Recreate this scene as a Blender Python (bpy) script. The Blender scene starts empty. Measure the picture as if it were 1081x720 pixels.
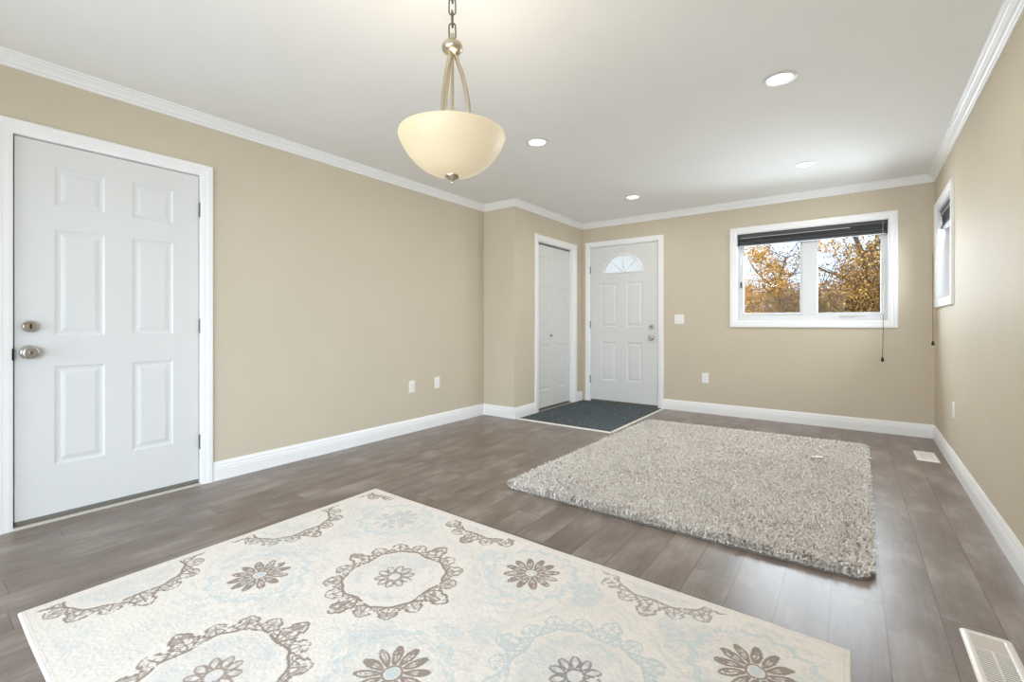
import bpy, bmesh, math, random
import numpy as np
from mathutils import Vector, Matrix, noise as mnoise

S = bpy.context.scene
COL = S.collection

def lin(r, g, b):
    f = lambda c: (c / 255 / 12.92) if c / 255 <= .04045 else ((c / 255 + .055) / 1.055) ** 2.4
    return (f(r), f(g), f(b), 1.0)

# ------------------------------------------------------------------ room measures (metres)
XL, XR, YF, YA, XC, YB = -3.4557, .6347, 5.7214, 4.1213, -3.0092, -3.4
KR = -.0164                      # the right wall leans in a little towards the camera
ZC = 2.4425
HC = 1.0629

# ------------------------------------------------------------------ camera
cam = bpy.data.cameras.new('camera')
cam.sensor_fit = 'HORIZONTAL'
cam.sensor_width = 36
cam.lens = 482.5231 / 1081 * 36
cam.shift_y = (341.7066 - 360) / 1081
cam.clip_start = .02
cam_ob = bpy.data.objects.new('camera', cam)
COL.objects.link(cam_ob)
cam_ob.location = (0, 0, HC)
cam_ob.rotation_euler = (math.pi / 2, 0, .6361)
S.camera = cam_ob

# ------------------------------------------------------------------ view, world, lights
S.view_settings.view_transform = 'Standard'
S.view_settings.look = 'None'
S.view_settings.gamma = 1
S.view_settings.use_curve_mapping = False
S.view_settings.exposure = 0.27
try:
    S.cycles.use_denoising = True
    S.cycles.max_bounces = 12
    S.cycles.diffuse_bounces = 8
    S.cycles.transparent_max_bounces = 12
    S.cycles.sample_clamp_indirect = 6
    S.cycles.caustics_reflective = False
    S.cycles.caustics_refractive = False
except Exception:
    pass

SKY = 1.9
DAY_BACK = 41
FILL_UP = 23
DAY_SIDE = 28
DAY_FAR = 31
DAY_RIGHT = 17
DOWN = 4.5
BULB = 10.5

W = bpy.data.worlds.new('sky')
S.world = W
W.use_nodes = True
nt = W.node_tree
nt.nodes.clear()
wo = nt.nodes.new('ShaderNodeOutputWorld')
bg = nt.nodes.new('ShaderNodeBackground')
bg.inputs['Strength'].default_value = SKY
tc = nt.nodes.new('ShaderNodeTexCoord')
sep = nt.nodes.new('ShaderNodeSeparateXYZ')
ns = nt.nodes.new('ShaderNodeTexNoise')
ns.inputs['Scale'].default_value = 2.2
ns.inputs['Detail'].default_value = 5
cr = nt.nodes.new('ShaderNodeValToRGB')
cr.color_ramp.elements[0].position = .42
cr.color_ramp.elements[0].color = (.52, .64, .82, 1)
cr.color_ramp.elements[1].position = .60
cr.color_ramp.elements[1].color = (.90, .92, .95, 1)
nt.links.new(tc.outputs['Generated'], ns.inputs['Vector'])
nt.links.new(ns.outputs['Fac'], cr.inputs['Fac'])
nt.links.new(cr.outputs['Color'], bg.inputs['Color'])
nt.links.new(bg.outputs[0], wo.inputs['Surface'])

def area(name, loc, rot, sx, sy, power, col, spread=math.pi):
    l = bpy.data.lights.new(name, 'AREA')
    l.shape = 'RECTANGLE'
    l.size, l.size_y = sx, sy
    l.energy = power
    l.color = col
    l.spread = spread
    o = bpy.data.objects.new(name, l)
    COL.objects.link(o)
    o.location = loc
    o.rotation_euler = rot
    o['kind'] = 'structure'
    return o
# daylight of the glazed doors behind the viewpoint and of the two windows in view, plus an added ceiling fill
COOL = (.84, .925, 1.0)
def aim(v):
    return Vector(v).to_track_quat('-Z', 'Z' if abs(v[2]) < .9 else 'Y').to_euler()
area('daylight_patio_door', (-1.55, YB + .12, 1.12), aim((.12, 1, -.30)), 3.0, 2.0, DAY_BACK, COOL, math.radians(100))
area('daylight_side_door', (.38, -1.70, 1.10), aim((-1, 1.15, -.36)), 1.8, 1.9, DAY_SIDE, (.72, .86, 1.0), math.radians(74))
area('added_ceiling_fill', (-1.45, -2.3, .45), aim((0, .80, .60)), 3.0, 1.4, FILL_UP, COOL, math.radians(90))  # added fill lamp inside the room, aimed up to brighten the ceiling
area('daylight_far_window', (-.366, YF + .18, 1.56), aim((0, -1, -.35)), 1.30, .92, DAY_FAR, (.80, .90, 1.0), math.radians(140))
area('daylight_right_window', (XR + .19, YF - .62, 1.66), aim((-1, -.30, -.10)), .84, .74, DAY_RIGHT, (.84, .92, 1.0), math.radians(150))

sun = bpy.data.lights.new('sun', 'SUN')
sun.energy = 5.0
sun.angle = math.radians(1.5)
sun.color = (1, .93, .82)
sun_ob = bpy.data.objects.new('sun', sun)
COL.objects.link(sun_ob)
sun_ob.rotation_euler = aim((.80, .0, -.60))

# ------------------------------------------------------------------ materials
def mat(name, col, rough=.5, metal=0.0, spec=.5, **kw):
    m = bpy.data.materials.new(name)
    m.use_nodes = True
    b = m.node_tree.nodes['Principled BSDF']
    b.inputs['Base Color'].default_value = col
    b.inputs['Roughness'].default_value = rough
    b.inputs['Metallic'].default_value = metal
    b.inputs['Specular IOR Level'].default_value = spec
    for k, v in kw.items():
        b.inputs[k.replace('_', ' ')].default_value = v
    return m

class N:
    """short hand for building node trees"""
    def __init__(s, m):
        s.t = m.node_tree
        s.b = s.t.nodes.get('Principled BSDF')
    def new(s, typ, **kw):
        n = s.t.nodes.new('ShaderNode' + typ)
        for k, v in kw.items():
            setattr(n, k, v)
        return n
    def put(s, sock, v):
        if hasattr(v, 'links') or isinstance(v, bpy.types.NodeSocket):
            s.t.links.new(v, sock)
        else:
            sock.default_value = v
    def math(s, op, a, b=0.0, c=None):
        n = s.new('Math', operation=op)
        s.put(n.inputs[0], a)
        s.put(n.inputs[1], b)
        if c is not None:
            s.put(n.inputs[2], c)
        return n.outputs[0]
    def mix(s, fac, a, b, blend='MIX'):
        n = s.new('MixRGB', blend_type=blend)
        s.put(n.inputs[0], fac)
        s.put(n.inputs[1], a)
        s.put(n.inputs[2], b)
        return n.outputs[0]
    def noise(s, vec, scale, detail=3, rough=.5):
        n = s.new('TexNoise')
        if vec is not None:
            s.t.links.new(vec, n.inputs['Vector'])
        n.inputs['Scale'].default_value = scale
        n.inputs['Detail'].default_value = detail
        n.inputs['Roughness'].default_value = rough
        return n.outputs['Fac']
    def ramp(s, fac, stops):
        n = s.new('ValToRGB')
        e = n.color_ramp.elements
        while len(e) < len(stops):
            e.new(.5)
        for i, (p, c) in enumerate(stops):
            e[i].position = p
            e[i].color = c
        s.put(n.inputs[0], fac)
        return n.outputs[0]
    def pos(s):
        return s.new('NewGeometry').outputs['Position']
    def mapping(s, vec, scale):
        n = s.new('Mapping')
        s.t.links.new(vec, n.inputs['Vector'])
        n.inputs['Scale'].default_value = scale
        return n.outputs[0]
    def bump(s, h, strength, dist):
        n = s.new('Bump')
        n.inputs['Strength'].default_value = strength
        n.inputs['Distance'].default_value = dist
        s.put(n.inputs['Height'], h)
        s.t.links.new(n.outputs[0], s.b.inputs['Normal'])

def paint(name, c, rough, var=.03, bump=.15, spec=.5):
    m = mat(name, c, rough, 0, spec)
    n = N(m)
    p = n.pos()
    f = n.noise(p, 3.0, 3)
    lo = tuple(x * (1 - var) for x in c[:3]) + (1,)
    hi = tuple(min(1, x * (1 + var)) for x in c[:3]) + (1,)
    n.put(n.b.inputs['Base Color'], n.ramp(f, [(.3, lo), (.7, hi)]))
    if bump:
        n.bump(n.noise(p, 260.0, 2), bump, .001)
    return m

M_WALL = paint('tan_wall_paint', lin(205, 194, 175), .62, .015, .12, .10)
M_CEIL = paint('white_ceiling_paint', lin(236, 236, 235), .8, .01, .10)
M_TRIM = paint('white_trim_paint', lin(240, 240, 240), .35, .006, 0)
M_DOOR = paint('white_door_paint', lin(219, 219, 218), .38, .006, .05)
M_VINYL = mat('white_vinyl', lin(214, 215, 216), .35)
M_PLATE = mat('white_plastic_plate', lin(240, 239, 236), .3)
M_SLOT = mat('dark_slot', lin(60, 58, 56), .6)
M_NICKEL = mat('satin_nickel', lin(196, 192, 184), .28, 1.0)
M_HINGE = mat('grey_hinge_metal', lin(140, 140, 140), .4, 1.0)
M_DARKMETAL = mat('dark_bronze_metal', lin(62, 54, 48), .35, .9)
M_ANTIQUE = mat('antique_brass_nickel', lin(198, 188, 168), .3, 1.0)
M_CHAIN = mat('dark_pewter_chain', lin(120, 112, 104), .35, 1.0)
M_BLIND = mat('charcoal_blind_fabric', lin(66, 66, 67), .85)
M_RAIL = mat('charcoal_blind_rail', lin(58, 58, 60), .45)
M_RAILTRIM = mat('pale_rail_edge', lin(190, 190, 188), .4)
M_CORD = mat('dark_cord', lin(70, 50, 42), .7)
M_CORDLIGHT = mat('pale_cord', lin(205, 205, 203), .7)
M_TASSEL = mat('dark_tassel', lin(46, 36, 32), .5)
M_THRESH = mat('bronze_threshold', lin(120, 116, 104), .4, .6)
M_THRESHLIP = mat('pale_threshold_lip', lin(205, 200, 190), .4, .2)
M_GASKET = mat('grey_weather_strip', lin(120, 116, 108), .8)
M_STRIP = mat('off_white_edge_strip', lin(236, 232, 225), .4)
M_VENT = mat('white_register_enamel', lin(236, 232, 226), .35)
M_VENTIN = mat('register_damper', lin(205, 196, 184), .5)
M_VENTDARK = mat('register_shadowed_duct', lin(70, 66, 62), .7)
M_PAPER = mat('white_paper', lin(238, 236, 232), .7)

def glass(name):
    m = bpy.data.materials.new(name)
    m.use_nodes = True
    t = m.node_tree
    t.nodes.clear()
    o = t.nodes.new('ShaderNodeOutputMaterial')
    mx = t.nodes.new('ShaderNodeMixShader')
    tr = t.nodes.new('ShaderNodeBsdfTransparent')
    tr.inputs[0].default_value = (.96, .975, .97, 1)
    gl = t.nodes.new('ShaderNodeBsdfGlossy')
    gl.inputs['Roughness'].default_value = .02
    fr = t.nodes.new('ShaderNodeFresnel')
    fr.inputs[0].default_value = 1.14
    t.links.new(fr.outputs[0], mx.inputs[0])
    t.links.new(tr.outputs[0], mx.inputs[1])
    t.links.new(gl.outputs[0], mx.inputs[2])
    t.links.new(mx.outputs[0], o.inputs[0])
    return m
M_GLASS = glass('clear_window_glass')

def frosted(name):
    m = bpy.data.materials.new(name)
    m.use_nodes = True
    t = m.node_tree
    t.nodes.clear()
    o = t.nodes.new('ShaderNodeOutputMaterial')
    mx = t.nodes.new('ShaderNodeMixShader')
    tr = t.nodes.new('ShaderNodeBsdfTransparent')
    tr.inputs[0].default_value = (.86, .88, .89, 1)
    tl = t.nodes.new('ShaderNodeBsdfTranslucent')
    tl.inputs[0].default_value = (.80, .82, .83, 1)
    mx.inputs[0].default_value = .55
    t.links.new(tr.outputs[0], mx.inputs[1])
    t.links.new(tl.outputs[0], mx.inputs[2])
    t.links.new(mx.outputs[0], o.inputs[0])
    return m
M_FROST = frosted('frosted_lite_glass')

def emitter(name, col, strength):
    m = mat(name, col, .4)
    b = m.node_tree.nodes['Principled BSDF']
    b.inputs['Emission Color'].default_value = col
    b.inputs['Emission Strength'].default_value = strength
    return m
M_LED = emitter('lit_led_lens', (1, .99, .95, 1), 3.0)

def shade_material():
    m = mat('lit_alabaster_glass', lin(176, 158, 126), .45)
    n = N(m)
    p = n.pos()
    f = n.noise(p, 7.0, 3)
    c = n.ramp(f, [(.3, (1.0, .86, .62, 1)), (.7, (1.0, .92, .73, 1))])
    n.put(n.b.inputs['Emission Color'], c)
    n.b.inputs['Emission Strength'].default_value = .33
    return m
M_SHADE = shade_material()

def floor_material():
    m = mat('grey_brown_laminate', lin(150, 135, 124), .36, 0, .55)
    n = N(m)
    p = n.pos()
    sp = n.new('SeparateXYZ')
    n.t.links.new(p, sp.inputs[0])
    x, y = sp.outputs[0], sp.outputs[1]
    PW, PL = .1625, 1.215
    u = n.math('DIVIDE', n.math('SUBTRACT', x, .1035), PW)
    row = n.math('FLOOR', u)
    fu = n.math('FRACT', u)
    wn = n.new('TexWhiteNoise', noise_dimensions='1D')
    n.put(wn.inputs['W'], row)
    v = n.math('ADD', n.math('DIVIDE', y, PL), wn.outputs['Value'])
    brd = n.math('FLOOR', v)
    fv = n.math('FRACT', v)
    cmb = n.new('CombineXYZ')
    n.put(cmb.inputs[0], row)
    n.put(cmb.inputs[1], brd)
    wn2 = n.new('TexWhiteNoise', noise_dimensions='2D')
    n.t.links.new(cmb.outputs[0], wn2.inputs['Vector'])
    tone = wn2.outputs['Value']
    # every board has its own piece of figure
    off = n.new('VectorMath', operation='MULTIPLY_ADD')
    n.t.links.new(cmb.outputs[0], off.inputs[0])
    off.inputs[1].default_value = (3.7, 5.3, 0)
    n.t.links.new(p, off.inputs[2])
    q = off.outputs[0]
    cloud = n.noise(n.mapping(q, (5.5, 2.6, 1)), 1.0, 4, .6)
    saw = n.noise(n.mapping(q, (4, 46, 1)), 1.0, 3, .6)
    grain = n.noise(n.mapping(q, (75, 4.5, 1)), 1.0, 4, .65)
    base = n.ramp(cloud, [(.28, lin(104, 89, 80)), (.5, lin(130, 117, 109)), (.70, lin(162, 151, 144))])
    base = n.mix(n.math('MULTIPLY', saw, .25), base, lin(120, 107, 98))
    g = n.ramp(grain, [(.35, (.80, .79, .78, 1)), (.65, (1.06, 1.06, 1.06, 1))])
    base = n.mix(.65, base, g, 'MULTIPLY')
    tn = n.ramp(tone, [(0, (.96, .958, .955, 1)), (1, (1.04, 1.04, 1.04, 1))])
    base = n.mix(1.0, base, tn, 'MULTIPLY')
    eu = n.math('MULTIPLY', n.math('MINIMUM', fu, n.math('SUBTRACT', 1.0, fu)), PW)
    ev = n.math('MULTIPLY', n.math('MINIMUM', fv, n.math('SUBTRACT', 1.0, fv)), PL)
    e = n.math('MINIMUM', eu, ev)
    gap = n.math('LESS_THAN', e, .0022)
    base = n.mix(n.math('MULTIPLY', gap, .55), base, lin(66, 58, 54))
    n.put(n.b.inputs['Base Color'], base)
    r = n.math('ADD', n.math('MULTIPLY', cloud, .14), .27)
    n.put(n.b.inputs['Roughness'], r)
    h = n.math('SUBTRACT', n.math('MULTIPLY', grain, .25), n.math('MULTIPLY', gap, 1.0))
    n.bump(h, .22, .0015)
    return m
M_FLOOR = floor_material()

def attr_material(name, rough, spec=.2, sheen=0.0):
    m = mat(name, (1, 1, 1, 1), rough, 0, spec)
    n = N(m)
    a = n.new('Attribute')
    a.attribute_name = 'Col'
    n.t.links.new(a.outputs['Color'], n.b.inputs['Base Color'])
    if sheen:
        n.b.inputs['Sheen Weight'].default_value = sheen
    return m
M_RUG = attr_material('woven_medallion_rug', .95, .1)
M_SHAG = attr_material('grey_shag_yarn', .9, .15)

def mat_carpet():
    m = mat('charcoal_entry_carpet', lin(74, 80, 84), .95, 0, .1)
    n = N(m)
    p = n.pos()
    f = n.noise(p, 95.0, 4, .75)
    g = n.noise(p, 22.0, 3, .6)
    c = n.ramp(f, [(.36, lin(40, 46, 51)), (.5, lin(78, 86, 91)), (.64, lin(132, 140, 143))])
    c2 = n.ramp(g, [(.3, (.86, .86, .86, 1)), (.7, (1.1, 1.1, 1.1, 1))])
    n.put(n.b.inputs['Base Color'], n.mix(1.0, c, c2, 'MULTIPLY'))
    n.bump(f, .6, .004)
    return m
M_CARPET = mat_carpet()

def noisy(name, c1, c2, scale, rough=.9, bump=0):
    m = mat(name, c1, rough)
    n = N(m)
    f = n.noise(n.pos(), scale, 4)
    n.put(n.b.inputs['Base Color'], n.ramp(f, [(.35, c1), (.65, c2)]))
    if bump:
        n.bump(f, bump, .02)
    return m
M_GRASS = noisy('autumn_lawn', lin(96, 98, 60), lin(140, 124, 78), 3.0)
M_BARK = noisy('grey_brown_bark', lin(70, 60, 54), lin(112, 102, 94), 14.0, .9, .5)
M_LEAF = attr_material('autumn_leaves', .7, .2)

# ------------------------------------------------------------------ mesh helpers
class MB:
    def __init__(s):
        s.v, s.f = [], []
    def add(s, verts, faces):
        o = len(s.v)
        s.v.extend([tuple(p) for p in verts])
        s.f.extend([tuple(i + o for i in f) for f in faces])
        return s
    def box(s, T, a, b):
        """box between corners a and b in the frame function T(s, z, n)"""
        P = [(x, y, z) for z in (a[2], b[2]) for y in (a[1], b[1]) for x in (a[0], b[0])]
        return s.add([T(*p) for p in P], [(0, 1, 3, 2), (4, 6, 7, 5), (0, 4, 5, 1), (2, 3, 7, 6), (0, 2, 6, 4), (1, 5, 7, 3)])
    def rbox(s, T, a, b, r, seg=2):
        """box with rounded corners in (s, z) and a rounded front edge (n = b[2] is the front)"""
        cs = []
        x0, y0, n0 = a
        x1, y1, n1 = b
        def loop(ins, n):
            L = []
            rr = max(r - ins, .0003)
            for cx, cy, a0 in ((x1 - ins - rr, y1 - ins - rr, 0), (x0 + ins + rr, y1 - ins - rr, 90), (x0 + ins + rr, y0 + ins + rr, 180), (x1 - ins - rr, y0 + ins + rr, 270)):
                for k in range(seg + 1):
                    t = math.radians(a0 + 90 * k / seg)
                    L.append(T(cx + rr * math.cos(t), cy + rr * math.sin(t), n))
            return L
        d = min(r, abs(n1 - n0)) * .7
        sg = 1 if n1 > n0 else -1
        loops = [loop(0, n0), loop(0, n1 - sg * d), loop(d * .3, n1 - sg * d * .3), loop(d, n1)]
        m = len(loops[0])
        V = [p for L in loops for p in L]
        F = []
        for i in range(len(loops) - 1):
            for k in range(m):
                k2 = (k + 1) % m
                F.append((i * m + k, i * m + k2, (i + 1) * m + k2, (i + 1) * m + k))
        F.append(tuple(range(m))[::-1])
        F.append(tuple((len(loops) - 1) * m + k for k in range(m)))
        return s.add(V, F)
    def lathe(s, prof, seg=24, M=None, caps=True):
        V, F = [], []
        for r, z in prof:
            for k in range(seg):
                t = 2 * math.pi * k / seg
                p = Vector((r * math.cos(t), r * math.sin(t), z))
                V.append(M @ p if M else p)
        for i in range(len(prof) - 1):
            for k in range(seg):
                k2 = (k + 1) % seg
                F.append((i * seg + k, i * seg + k2, (i + 1) * seg + k2, (i + 1) * seg + k))
        if caps:
            F.append(tuple(range(seg))[::-1])
            F.append(tuple((len(prof) - 1) * seg + k for k in range(seg)))
        return s.add(V, F)
    def tube(s, pts, rad, seg=8, closed=False):
        pts = [Vector(p) for p in pts]
        n = len(pts)
        rads = rad if isinstance(rad, (list, tuple)) else [rad] * n
        V, F = [], []
        up = None
        for i in range(n):
            if closed:
                d = pts[(i + 1) % n] - pts[i - 1]
            else:
                d = pts[min(i + 1, n - 1)] - pts[max(i - 1, 0)]
            d = d.normalized()
            if up is None:
                up = Vector((0, 0, 1)) if abs(d.z) < .9 else Vector((1, 0, 0))
            a = d.cross(up)
            a = a.normalized() if a.length > 1e-6 else Vector((1, 0, 0))
            up = a.cross(d).normalized()
            for k in range(seg):
                t = 2 * math.pi * k / seg
                V.append(pts[i] + (a * math.cos(t) + up * math.sin(t)) * rads[i])
        for i in range(n if closed else n - 1):
            j = (i + 1) % n
            for k in range(seg):
                k2 = (k + 1) % seg
                F.append((i * seg + k, i * seg + k2, j * seg + k2, j * seg + k))
        if not closed:
            F.append(tuple(range(seg))[::-1])
            F.append(tuple((n - 1) * seg + k for k in range(seg)))
        return s.add(V, F)
    def build(s, name, m, parent=None, smooth=False, bevel=0):
        me = bpy.data.meshes.new(name)
        me.from_pydata([tuple(p) for p in s.v], [], s.f)
        bm = bmesh.new()
        bm.from_mesh(me)
        bmesh.ops.recalc_face_normals(bm, faces=bm.faces)
        if bevel:
            bmesh.ops.bevel(bm, geom=bm.edges[:], offset=bevel, segments=2, affect='EDGES', profile=.6, clamp_overlap=True)
        bm.to_mesh(me)
        bm.free()
        if smooth:
            me.shade_smooth()
            try:
                me.set_sharp_from_angle(angle=math.radians(40))
            except Exception:
                pass
        me.materials.append(m)
        o = bpy.data.objects.new(name, me)
        COL.objects.link(o)
        if parent is not None:
            o.parent = parent
            o.matrix_parent_inverse = Matrix.Translation(-Vector(parent.location))
        return o

def frame(P, d, n):
    P, d, n = Vector((P[0], P[1], 0)), Vector((d[0], d[1], 0)).normalized(), Vector((n[0], n[1], 0)).normalized()
    def T(s, z, k=0.0):
        return P + d * s + n * k + Vector((0, 0, z))
    T.P, T.d, T.n = P, d, n
    return T
WORLD = lambda x, y, z: Vector((x, y, z))
T_LEFT = frame((XL, 0), (0, 1), (1, 0))           # s = y
T_SIDE = frame((XC, 0), (0, 1), (1, 0))           # s = y
T_FRONT = frame((XL, YA), (1, 0), (0, -1))        # s = x - XL
T_FAR = frame((0, YF), (1, 0), (0, -1))           # s = x
T_RIGHT = frame((XR, YF), (KR, -1), (-1, -KR))    # s runs from the far corner towards the camera
T_BACK = frame((0, YB), (1, 0), (0, 1))           # s = x

def tag(o, label=None, cat=None, group=None, kind=None):
    if label: o['label'] = label
    if cat: o['category'] = cat
    if group: o['group'] = group
    if kind: o['kind'] = kind
    return o
def empty(name, loc, label=None, cat=None, group=None, kind=None):
    o = bpy.data.objects.new(name, None)
    o.empty_display_size = .1
    COL.objects.link(o)
    o.location = loc
    return tag(o, label, cat, group, kind)

# ------------------------------------------------------------------ walls, floor, ceiling
TH = .14
def wall(name, T, s0, s1, holes, label, m=M_WALL, z1=ZC):
    mb = MB()
    holes = sorted(holes)
    s = s0
    for (a, b, za, zb) in holes:
        mb.box(T, (s, 0, -TH), (a, z1, 0))
        if za > 0:
            mb.box(T, (a, 0, -TH), (b, za, 0))
        mb.box(T, (a, zb, -TH), (b, z1, 0))
        s = b
    mb.box(T, (s, 0, -TH), (s1, z1, 0))
    o = mb.build(name, m)
    return tag(o, label, 'wall', kind='structure')

D1 = (.360, 1.210, 0, 2.045)           # left door opening (y, z)
D2 = (4.597, 5.480, 0, 2.068)          # closet opening (y, z)
D3 = (-2.885, -1.934, 0, 2.112)        # front door opening (x, z)
W1 = (-1.040, .308, 1.088, 2.086)      # far window opening (x, z)
W2 = (.190, 1.038, 1.272, 2.070)       # right window opening (s, z)

wall('wall_left', T_LEFT, YB, YA, [D1], 'tan painted wall on the left, around the six-panel door with two round knobs')
wall('wall_closet_front', T_FRONT, -TH, XC - XL - .0, [], 'narrow tan wall face where the closet juts into the room')
wall('wall_closet_side', T_SIDE, YA + TH, YF, [D2], 'tan wall around the closet door beside the entry mat')
wall('wall_far', T_FAR, XL - TH, XR + TH, [D3, W1], 'tan far wall with the front door and the wide window')
sB = (YF - YB) / math.cos(math.atan(KR))
W_SIDE = (6.5, 8.4, .05, 2.12)
wall('wall_right', T_RIGHT, 0, sB + .05, [W2, W_SIDE], 'tan wall along the right side of the room')
wall('wall_back', T_BACK, XL - TH, XR + TH, [(-3.2, .1, .05, 2.15)], 'tan wall behind the viewpoint around the glazed patio door')

fl = MB().box(WORLD, (XL - TH, YB - TH, -.12), (XR + TH, YF + TH, 0)).build('floor', M_FLOOR)
tag(fl, 'grey-brown wood plank floor running towards the front door wall', 'floor', kind='structure')
ce = MB().box(WORLD, (XL - TH, YB - TH, ZC), (XR + TH, YF + TH, ZC + .12)).build('ceiling', M_CEIL)
tag(ce, 'flat white painted ceiling with crown moulding around it', 'ceiling', kind='structure')

# profiles: (distance from the wall, height)
def strip(name, T, s0, s1, e0, e1, prof, m, label, cat):
    """a moulding along a wall; e = +1 inside corner (mitred in), -1 outside corner (mitred out), 0 square"""
    V, F = [], []
    k = len(prof)
    for s, e, sg in ((s0, e0, 1), (s1, e1, -1)):
        for d, z in prof:
            V.append(T(s + sg * e * d, z, d))
    for i in range(k):
        j = (i + 1) % k
        F.append((i, j, k + j, k + i))
    F.append(tuple(range(k)))
    F.append(tuple(range(k, 2 * k)))
    o = MB().add(V, F).build(name, m)
    return tag(o, label, cat, kind='structure')
BB = [(0, 0), (.016, 0), (.016, .072), (.0145, .078), (.0145, .088), (.011, .096), (.011, .106), (.006, .119), (.004, .126), (0, .126)]
c0, c1 = 2.3745, ZC
CR = [(0, c0), (.006, c0), (.010, c0 + .004), (.012, c0 + .014), (.020, c0 + .018), (.026, c0 + .030), (.038, c0 + .044), (.044, c0 + .047), (.046, c0 + .056), (.058, c0 + .060), (.060, c1), (0, c1)]

strip('baseboard_left', T_LEFT, 1.281, YA, 0, 1, BB, M_TRIM, 'white baseboard along the left wall beyond the six-panel door', 'baseboard')
strip('baseboard_left_near', T_LEFT, YB, .289, 1, 0, BB, M_TRIM, 'white baseboard of the left wall before the six-panel door', 'baseboard')
strip('baseboard_closet_front', T_FRONT, 0, XC - XL, 1, -1, BB, M_TRIM, 'short white baseboard on the narrow closet wall face', 'baseboard')
strip('baseboard_closet_side', T_SIDE, YA, D2[0] - .071, -1, 0, BB, M_TRIM, 'short white baseboard left of the closet door', 'baseboard')
strip('baseboard_entry_corner', T_SIDE, D2[1] + .067, YF, 0, 1, BB, M_TRIM, 'short white baseboard between closet door and front door', 'baseboard')
strip('baseboard_far', T_FAR, D3[1] + .066, XR, 0, 1, BB, M_TRIM, 'white baseboard under the wide window on the far wall', 'baseboard')
strip('baseboard_right', T_RIGHT, 0, 6.43, 1, 0, BB, M_TRIM, 'white baseboard along the right wall beside the floor vents', 'baseboard')
for i, (T, a, b, e0, e1, lb) in enumerate([
        (T_LEFT, YB, YA, 1, 1, 'white crown moulding above the left wall'),
        (T_FRONT, 0, XC - XL, 1, -1, 'short white crown moulding above the narrow closet wall face'),
        (T_SIDE, YA, YF, -1, 1, 'white crown moulding above the closet door'),
        (T_FAR, XC, XR, 1, 1, 'white crown moulding above the front door and wide window'),
        (T_RIGHT, 0, sB, 1, 1, 'white crown moulding above the right wall')]):
    strip('trim_%d' % (i + 1), T, a, b, e0, e1, CR, M_TRIM, lb, 'crown moulding')

# ------------------------------------------------------------------ casings and jambs
CASE = [(0, 0), (0, .012), (.006, .015), (.030, .0165), (.034, .019), (.060, .019), (.0655, .016), (.0655, 0)]
def casing(T, o, prof, closed):
    s0, s1, z0, z1 = o
    V, F = [], []
    k = len(prof)
    if closed:
        sts = [lambda d: (s0 - d, z0 - d), lambda d: (s0 - d, z1 + d), lambda d: (s1 + d, z1 + d), lambda d: (s1 + d, z0 - d)]
    else:
        sts = [lambda d: (s0 - d, z0), lambda d: (s0 - d, z1 + d), lambda d: (s1 + d, z1 + d), lambda d: (s1 + d, z0)]
    for f in sts:
        for d, n in prof:
            s, z = f(d)
            V.append(T(s, z, n))
    m = len(sts)
    for i in range(m if closed else m - 1):
        j = (i + 1) % m
        for a in range(k):
            b = (a + 1) % k
            F.append((i * k + a, i * k + b, j * k + b, j * k + a))
    if not closed:
        F.append(tuple(range(k)))
        F.append(tuple((m - 1) * k + a for a in range(k)))
    return MB().add(V, F)
def jamb(T, o, depth, t=.018, closed=False, lip=0.0):
    """boards lining an opening"""
    s0, s1, z0, z1 = o
    mb = MB()
    mb.box(T, (s0, z0, -depth), (s0 + t, z1, lip))
    mb.box(T, (s1 - t, z0, -depth), (s1, z1, lip))
    mb.box(T, (s0 + t, z1 - t, -depth), (s1 - t, z1, lip))
    if closed:
        mb.box(T, (s0 + t, z0, -depth), (s1 - t, z0 + t, lip))
    return mb

# ------------------------------------------------------------------ panelled door leaf
def panel_leaf(T, s0, s1, z0, z1, front, th, panels, holes=()):
    """door leaf with raised and fielded panels pressed into its front face"""
    mb = MB()
    ss = sorted(set([s0, s1] + [p[0] for p in panels] + [p[1] for p in panels]))
    zs = sorted(set([z0, z1] + [p[2] for p in panels] + [p[3] for p in panels]))
    for i in range(len(ss) - 1):
        for j in range(len(zs) - 1):
            cs, cz = (ss[i] + ss[i + 1]) / 2, (zs[j] + zs[j + 1]) / 2
            if any(p[0] < cs < p[1] and p[2] < cz < p[3] for p in panels):
                continue
            mb.add([T(ss[i], zs[j], front), T(ss[i + 1], zs[j], front), T(ss[i + 1], zs[j + 1], front), T(ss[i], zs[j + 1], front)], [(0, 1, 2, 3)])
    for (a, b, c, d) in panels:
        rings = [(0, 0), (.004, -.0026), (.010, -.0048), (.016, -.0058), (.024, -.0058), (.030, -.0042), (.042, -.0016), (.046, -.0013)]
        V, F = [], []
        for ins, n in rings:
            V += [T(a + ins, c + ins, front + n), T(b - ins, c + ins, front + n), T(b - ins, d - ins, front + n), T(a + ins, d - ins, front + n)]
        for r in range(len(rings) - 1):
            for k in range(4):
                k2 = (k + 1) % 4
                F.append((r * 4 + k, r * 4 + k2, r * 4 + 4 + k2, r * 4 + 4 + k))
        e = (len(rings) - 1) * 4
        F.append((e, e + 1, e + 2, e + 3))
        mb.add(V, F)
    bk = front - th
    c = [(s0, z0), (s1, z0), (s1, z1), (s0, z1)]
    V = [T(s, z, front) for s, z in c] + [T(s, z, bk) for s, z in c]
    mb.add(V, [(0, 1, 5, 4), (1, 2, 6, 5), (2, 3, 7, 6), (3, 0, 4, 7), (4, 5, 6, 7)])
    return mb

def axis_matrix(T, s, z, n):
    """local z = wall normal"""
    nn = T.n
    zz = Vector((0, 0, 1))
    x = zz.cross(nn)
    R = Matrix((x, zz, nn)).transposed().to_4x4()
    return Matrix.Translation(T(s, z, n)) @ R

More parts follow.
